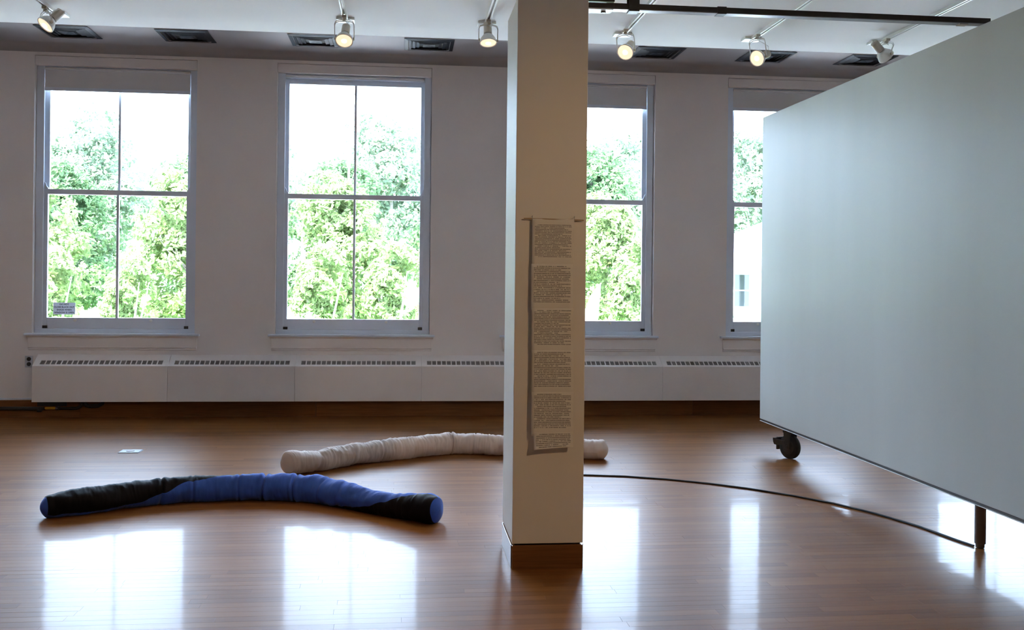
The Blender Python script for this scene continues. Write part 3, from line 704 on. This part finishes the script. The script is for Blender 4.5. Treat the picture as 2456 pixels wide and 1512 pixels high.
def track_light(x, y, zlamp, d, label, power, spot=1.5):
    """d: aiming direction; the lens centre sits at (x, y, zlamp)"""
    d = Vector(d).normalized()
    t = tag(empty('track_light', (x, y, ZC-0.024)), label, 'lamp', 'spotlights on the tracks')
    zl = zlamp-(ZC-0.024)
    MB().box(-0.016, 0.016, -0.03, 0.03, -0.018, -0.0005).cyl((0,0,-0.034), (0,0,-0.016), 0.014, 14).build('adapter', M['cream'], t, bevel=0.002)
    side = d.cross(Vector((0,0,1)))
    side = side.normalized() if side.length > 0.1 else Vector((1,0,0))
    if side.x < 0: side = -side
    c = Vector((0, 0, zl)); R_ = 0.061
    pv = c-d*0.020
    for s in (-1, 1):
        top = Vector((0,0,-0.034)); 
        pts = [top, top+side*s*0.035+Vector((0,0,-0.001)), top+side*s*0.060+Vector((0,0,-0.010)), top+side*s*0.068+Vector((0,0,-0.028)), pv+side*s*0.068+Vector((0,0,0.03)), pv+side*s*0.067-d*0.005]
        fb = d.cross(side).normalized()*0.006
        MB().tube([p+fb for p in pts], 0.0032, 8).tube([p-fb for p in pts], 0.0032, 8).build('yoke_arm', M['white'], t, smooth=True)
        MB().lathe([(0,0.011),(0.010,0.011)], pv+side*s*0.060, side*s, 12).build('pivot_knob', M['cream'], t, smooth=True)
    sk = MB().lathe([(0,0.020),(0.003,0.029),(0.085,0.030),(0.088,0.022)], c-d*0.160, d, 24); sk.build('socket', M['cream'], t, smooth=True)
    MB().lathe([(0,0.022),(0.012,0.022)], c-d*0.078, d, 20).build('lamp_neck', M['dark'], t, smooth=True)
    MB().lathe([(0,0.024),(0.010,0.036),(0.035,0.053),(0.060,R_),(0.070,R_+0.001),(0.070,R_-0.004),(0.052,R_-0.008)], c-d*0.068, d, 32).build('reflector', M['white'], t, smooth=True)
    MB().lathe([(-0.004,R_-0.005),(0.000,R_-0.006),(0.004,R_-0.025),(0.006,0.004)], c-d*0.002, d, 32).build('lens', M['lens'], t, smooth=True)
    MB().lathe([(0,0.020),(0.003,0.018),(0.004,0.004)], c+d*0.0022, d, 24).build('hot_spot', M['glow'], t, smooth=True)
    bk = c-d*0.160
    cd = [Vector((0,0,-0.030)), Vector((0,0,-0.05))+side*0.02, (bk+Vector((0,0,-0.05)))/2-d*0.03+side*0.03, bk-d*0.012, bk+d*0.004]
    MB().tube(cd, 0.0025, 8).build('cord', M['white'], t, smooth=True)
    ld = bpy.data.lights.new('spot', 'SPOT'); ld.energy = power; ld.color = (1.0, 0.66, 0.36); ld.spot_size = spot; ld.spot_blend = 0.9; ld.shadow_soft_size = 0.09
    lo = bpy.data.objects.new('lamp_light', ld); COL.objects.link(lo); lo.parent = t
    lo.location = c+d*0.03; lo.rotation_euler = d.to_track_quat('-Z','Y').to_euler()
LAMPS = [(-2.472, 7.20, 3.200, (-0.50,-0.45,-0.72), 'lit spotlight at far left, aimed down to the left'),
         (-0.434, 7.13, 3.150, (-0.05,-0.60,-0.78), 'lit spotlight over the second window, facing the viewer'),
         (0.581, 7.10, 3.165, (0.02,-0.30,-0.94), 'lit spotlight just left of the column, aimed straight down'),
         (1.600, 7.22, 3.160, (-0.42,-0.68,-0.55), 'lit spotlight just right of the column below the black bar'),
         (2.600, 7.22, 3.150, (-0.72,-0.55,-0.36), 'lit spotlight turned left, second right of the column'),
         (3.600, 7.20, 3.190, (0.70,0.25,-0.55), 'spotlight at far right seen from behind, above the movable wall edge')]
for x, y, z, d, l in LAMPS: track_light(x, y, z, d, l, 18)
# the same tracks run on over the viewer's head; their lamps there light the near side of the room
track_light(2.625, 1.3, 3.19, Vector((0.75,5.1,0.9))-Vector((2.625,1.3,3.19)), 'lit spotlight on the track overhead, aimed at the column front', 84, 1.0)
track_light(-0.434, 0.4, 3.12, (0.1,0.3,-1), 'lit spotlight on the track overhead, aimed at the near floor', 18)

# ------------------------------------------------------------------ outdoors
GZ = -1.0
struct(MB().box(-90, 90, 25.4, 130, GZ-0.3, GZ).build('lawn', M['lawn']))
struct(MB().box(-90, 90, D+0.4, 25.4, GZ-0.3, GZ).build('paving', M['asphalt']))
def leaves(n, blobs, size, seed, mat, name):
    rnd = random.Random(seed); vs = []; fs = []; tv = []
    tot = sum(b[3]*b[4]*b[5] for b in blobs)**1.0
    for (bx, by, bz, rx, ry, rz) in blobs:
        cnt = int(n*(rx*ry*rz)/tot)
        for _ in range(cnt):
            v = Vector((rnd.gauss(0,1), rnd.gauss(0,1), rnd.gauss(0,1))).normalized()
            rr = rnd.uniform(0.55, 1.03)
            p = Vector((bx+v.x*rx*rr, by+v.y*ry*rr, bz+v.z*rz*rr))
            q = noise.noise(p*1.3+Vector((seed,0,0)))
            if q < -0.08 or noise.noise(p*3.1+Vector((0,seed,0))) < -0.15: continue                      # gaps between the boughs
            nrm = (v*0.7+Vector((rnd.gauss(0,0.6), rnd.gauss(0,0.6), 0.5+rnd.gauss(0,0.5)))).normalized()
            a = nrm.orthogonal().normalized(); a = (a*math.cos(6.28*rnd.random())+nrm.cross(a)*math.sin(6.28*rnd.random())).normalized(); b = nrm.cross(a)
            s = size*rnd.uniform(0.6, 1.3); o = len(vs)
            vs += [p-a*s, p+b*s*0.5+nrm*s*0.12, p+a*s, p-b*s*0.5+nrm*s*0.12]; fs.append((o,o+1,o+2,o+3))
            tv += [min(1,max(0,0.5+q*0.8+rnd.uniform(-0.3,0.3)))]*4
    me = bpy.data.meshes.new(name); me.from_pydata([tuple(p) for p in vs], [], fs); me.update(); me.materials.append(mat); tint(me, tv)
    return me
def crown_blobs(seed, h, rw, base):
    rnd = random.Random(seed); out = []
    for k in range(13):
        f_ = k/12; z = base+(h-base)*(0.12+0.80*f_); w = rw*math.sin(math.pi*(0.22+0.70*f_))
        for j in range(2):
            a = rnd.uniform(0, 6.28); d = w*rnd.uniform(0.2, 0.75)
            s = rw*rnd.uniform(0.30, 0.48); out.append((math.cos(a)*d, math.sin(a)*d, z+rnd.uniform(-0.3,0.3), s*1.15, s*1.15, s*0.8))
    return out
def trunk_mesh(seed, h, r, mat, nb=7, lean=0.3, start=0.3, spread=0.6):
    rnd = random.Random(seed); b = MB()
    pts = [Vector((0,0,-0.1))]
    for k in range(1, 9): pts.append(Vector((lean*(k/8)**2*rnd.uniform(0.5,1.2)+rnd.uniform(-0.05,0.05), rnd.uniform(-0.1,0.1), h*k/8)))
    b.tube(pts, [r*(1-0.85*k/8) for k in range(9)], 8)
    for _ in range(nb):
        f_ = rnd.uniform(start, 0.9); i = int(f_*8); p = pts[i].lerp(pts[min(i+1,8)], f_*8-i); a = rnd.uniform(0, 6.28); ln = h*rnd.uniform(0.15,0.3)
        q = p+Vector((math.cos(a)*ln*spread, math.sin(a)*ln*spread, ln*0.7)); mid = (p+q)/2+Vector((0,0,-0.08*ln))
        b.tube([p, mid, q], [r*0.4*(1-f_*0.6), r*0.25*(1-f_*0.6), r*0.06], 6)
    me = b.mesh('trunk'); me.materials.append(mat); me.polygons.foreach_set('use_smooth', [True]*len(me.polygons)); return me
KT = [(leaves(42000, crown_blobs(1, 9.0, 2.9, 1.2), 0.125, 1, M['leafdark'], 'foliage'), trunk_mesh(1, 8.0, 0.19, M['bark'])),
      (leaves(42000, crown_blobs(2, 7.2, 2.7, 0.7), 0.125, 2, M['leaflight'], 'foliage'), trunk_mesh(2, 6.3, 0.16, M['bark'])),
      (leaves(38000, crown_blobs(3, 11.5, 3.2, 2.0), 0.145, 3, M['leafhaze'], 'foliage'), trunk_mesh(3, 10.5, 0.22, M['palebark']))]
def tree(kind, x, y, sc, rz, label, name='broadleaf_tree', group='trees beyond the windows'):
    t = tag(empty(name, (x, y, GZ), rz), label, 'tree', group); t.scale = (sc, sc, sc)
    share('foliage', KT[kind][0], t); share('trunk', KT[kind][1], t)
rt = random.Random(9)
WIN = [(-9e9, -250, 'far beyond the left edge of the picture'), (-250, 60, 'just beyond the left edge of the picture'), (60, 220, 'at the left of the leftmost window'), (220, 350, 'in the middle of the leftmost window'), (350, 470, 'at the right of the leftmost window'),
       (470, 580, 'behind the wall right of the leftmost window'), (580, 680, 'behind the wall left of the second window'), (680, 790, 'at the left of the second window'), (790, 910, 'in the middle of the second window'), (910, 1040, 'at the right of the second window'),
       (1040, 1210, 'behind the wall left of the column'), (1210, 1400, 'behind the column'), (1400, 1480, 'beside the column in its right-hand window'), (1480, 1570, 'at the right of the window next to the column'),
       (1570, 1740, 'behind the wall before the rightmost window'), (1740, 1830, 'in the rightmost window'), (1830, 2150, 'behind the far end of the movable wall'), (2150, 9e9, 'behind the near end of the movable wall')]
def where(x, y):
    v = Vector((x, y, 0)); px = 1228+2400*v.dot(_R)/v.dot(_F)
    return [l for a, b, l in WIN if a <= px < b][0]
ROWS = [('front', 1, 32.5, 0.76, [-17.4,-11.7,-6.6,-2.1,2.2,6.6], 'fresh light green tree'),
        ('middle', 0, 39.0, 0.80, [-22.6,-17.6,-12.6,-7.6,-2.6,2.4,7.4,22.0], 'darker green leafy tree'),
        ('back', 2, 46.8, 0.85, [-27.4,-20.6,-13.8,-7,-0.5,9.8,16.8,24], 'tall tree in haze-paled green'),
        ('farthest', 2, 55.5, 0.98, [-33,-25,-17,-9,-1.5,6.2,14,22], 'far tree in haze-paled green')]
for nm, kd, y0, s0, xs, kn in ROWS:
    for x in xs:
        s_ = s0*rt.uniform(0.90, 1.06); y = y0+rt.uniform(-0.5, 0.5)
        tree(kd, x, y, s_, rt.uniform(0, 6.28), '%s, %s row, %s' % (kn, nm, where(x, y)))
# small ornamental trees near the drive
sm = leaves(9000, [(0,0,2.3,0.75,0.7,0.70),(0.38,0,1.75,0.55,0.55,0.50),(-0.38,0.1,1.75,0.55,0.55,0.55),(0.08,-0.1,2.9,0.50,0.5,0.50),(0,0.1,1.4,0.7,0.6,0.4)], 0.085, 21, M['leaflight'], 'foliage')
def small_tree(x, y, sc, label, stems):
    t = tag(empty('ornamental_tree', (x, y, GZ)), label, 'tree', 'small trees by the drive'); t.scale = (sc,)*3
    share('foliage', sm, t)
    for k in range(stems):
        a = k*2.4+0.5
        MB().tube([(0.04*k,0,0),(0.18*math.cos(a),0.1*math.sin(a),0.7),(0.4*math.cos(a),0.25*math.sin(a),1.6),(0.6*math.cos(a),0.3*math.sin(a),2.5)], [0.055,0.045,0.03,0.012], 7).build('stem', M['palebark'], t, smooth=True)
small_tree(-2.25, 28.5, 1.02, 'small light yellow green tree low in the second window', 2)
small_tree(-0.25, 28.6, 1.05, 'small tree with several bare pale stems at right of the second window', 5)
small_tree(-9.4, 28.0, 0.95, 'small light tree in the middle of the leftmost window', 2)
small_tree(-7.5, 28.6, 0.9, 'small light tree at the right of the leftmost window', 3)
small_tree(6.9, 29.0, 1.1, 'small light tree in the window right of the column', 2)
for x, y, h, l in ((-3.6, 35.9, 9.6, 'tall thin bare tree at left in the second window'), (-2.2, 35.9, 9.9, 'tall thin bare leaning tree nearer the centre of the second window')):
    t = tag(empty('bare_tree', (x, y, GZ)), l, 'tree')
    o = share('trunk', trunk_mesh(int(h*10), h, 0.085, M['palebark'], 9, 0.7, 0.55, 0.2), t)
# shrubs along the drive
shr = [leaves(3200, [(0,0,0.55,0.95,0.6,0.55),(0.6,0,0.45,0.6,0.5,0.42),(-0.6,0,0.5,0.6,0.5,0.45)], 0.085, 31, M['leaflight'], 'foliage'),
       leaves(3200, [(0,0,0.7,0.8,0.6,0.65),(0.5,0.1,0.5,0.6,0.5,0.45)], 0.085, 32, M['leafhaze'], 'foliage')]
for k in range(10):
    x = -10.8+k*2.8+rt.uniform(-0.3,0.3); y = 26.2+rt.uniform(-0.3,0.2)
    if 11 < x < 17: continue
    t = tag(empty('shrub', (x, y, GZ), rt.uniform(0,6.28)), 'low leafy shrub outdoors, '+where(x, y), 'shrub', 'shrubs along the drive'); t.scale = (1.15,)*3
    share('foliage', shr[k % 2], t)
    MB().tube([(0,0,-0.02),(0.05,0,0.25),(0.1,0.05,0.6)], [0.03,0.025,0.01], 6).build('stem', M['bark'], t)
# parked cars
def car(x, y, label):
    t = tag(empty('parked_car', (x, y, GZ), 1.62), label, 'car', 'cars parked outside')
    body = [(-2.15,0.35),(-2.2,0.62),(-2.05,0.86),(-1.35,0.95),(1.2,0.98),(2.0,0.92),(2.2,0.70),(2.2,0.35)]
    MB().prism(body, -0.88, 0.88, axis='y').build('body', M['carwhite'], t, bevel=0.06)
    cab = [(-1.35,0.93),(-0.62,1.36),(-0.2,1.45),(0.75,1.45),(1.15,1.38),(1.75,0.96)]
    MB().prism(cab, -0.74, 0.74, axis='y').build('cabin', M['carwhite'], t, bevel=0.06)
    for s in (-1, 1):
        MB().prism([(-1.12,0.97),(-0.56,1.32),(0.02,1.37),(0.02,0.98)], s*0.742, s*0.748, axis='y').build('side_window', M['carglass'], t)
        MB().prism([(0.10,0.98),(0.10,1.37),(0.75,1.36),(1.40,0.99)], s*0.742, s*0.748, axis='y').build('side_window', M['carglass'], t)
        for wx in (-1.35, 1.35):
            MB().lathe([(0,0.25),(0.02,0.31),(0.18,0.31),(0.2,0.25)], (wx, s*0.80-0.1, 0.31), (0,1,0), 20).build('wheel', M['rubber'], t, smooth=True)
car(-7.1, 22.2, 'white car whose roof shows at the bottom of the leftmost window')
car(-3.45, 22.2, 'white car at the lower left corner of the second window')
car(6.5, 22.2, 'white car low in the window right of the column')
# white pointed banner on a pole
t = tag(empty('feather_banner', (4.62, 24.0, GZ)), 'white pointed banner standing outdoors in the window right of the column', 'banner')
MB().prism([(0.0,0.35),(-0.28,0.9),(-0.30,1.5),(-0.10,2.05),(0.14,2.36),(0.12,1.9),(0.06,1.2)], -0.006, 0.006, axis='y').build('cloth', M['banner'], t)
MB().tube([(0.04,0,0),(0.05,0,1.0),(0.10,0,1.7),(0.15,0,2.38)], 0.014, 8).build('pole', M['steel'], t, smooth=True)
# house behind the right-hand window
hx0, hy0 = 10.3, 31.0
t = tag(empty('house', (hx0, hy0, GZ)), 'grey sided house with pale roof and white trim in rightmost window', 'house')
MB().box(0, 8, 0.9, 7, 0, 3.0).build('wall', M['siding'], t)
MB().add([(-0.6,0,2.98),(8.6,0,2.98),(8.6,7.6,2.98),(-0.6,7.6,2.98),(2.9,3.6,4.75),(5.1,3.6,4.75)], [(0,1,5,4),(1,2,5),(2,3,4,5),(3,0,4),(3,2,1,0)]).build('roof', M['roof'], t)
MB().box(-0.6, 8.6, -0.04, 0.04, 2.80, 3.0).box(-0.64, -0.56, 0, 7.6, 2.80, 3.0).build('fascia', M['white'], t)
for px in (0.18, 0.95, 2.6, 4.3, 6.0, 7.8): MB().box(px-0.07, px+0.07, 0.12, 0.26, 0, 2.8).build('porch_post', M['white'], t, bevel=0.01)
for wx in (0.42, 1.35, 3.3, 5.2): 
    f_ = MB().box(wx, wx+0.62, 0.84, 0.90, 1.55, 2.72).build('window_frame', M['white'], t)
    MB().box(wx+0.06, wx+0.56, 0.82, 0.838, 1.62, 2.12).box(wx+0.06, wx+0.56, 0.82, 0.838, 2.16, 2.66).build('pane', M['carglass'], f_)
MB().box(-0.4, 8.4, 0.0, 0.9, 0, 0.35).build('porch_deck', M['white'], t)
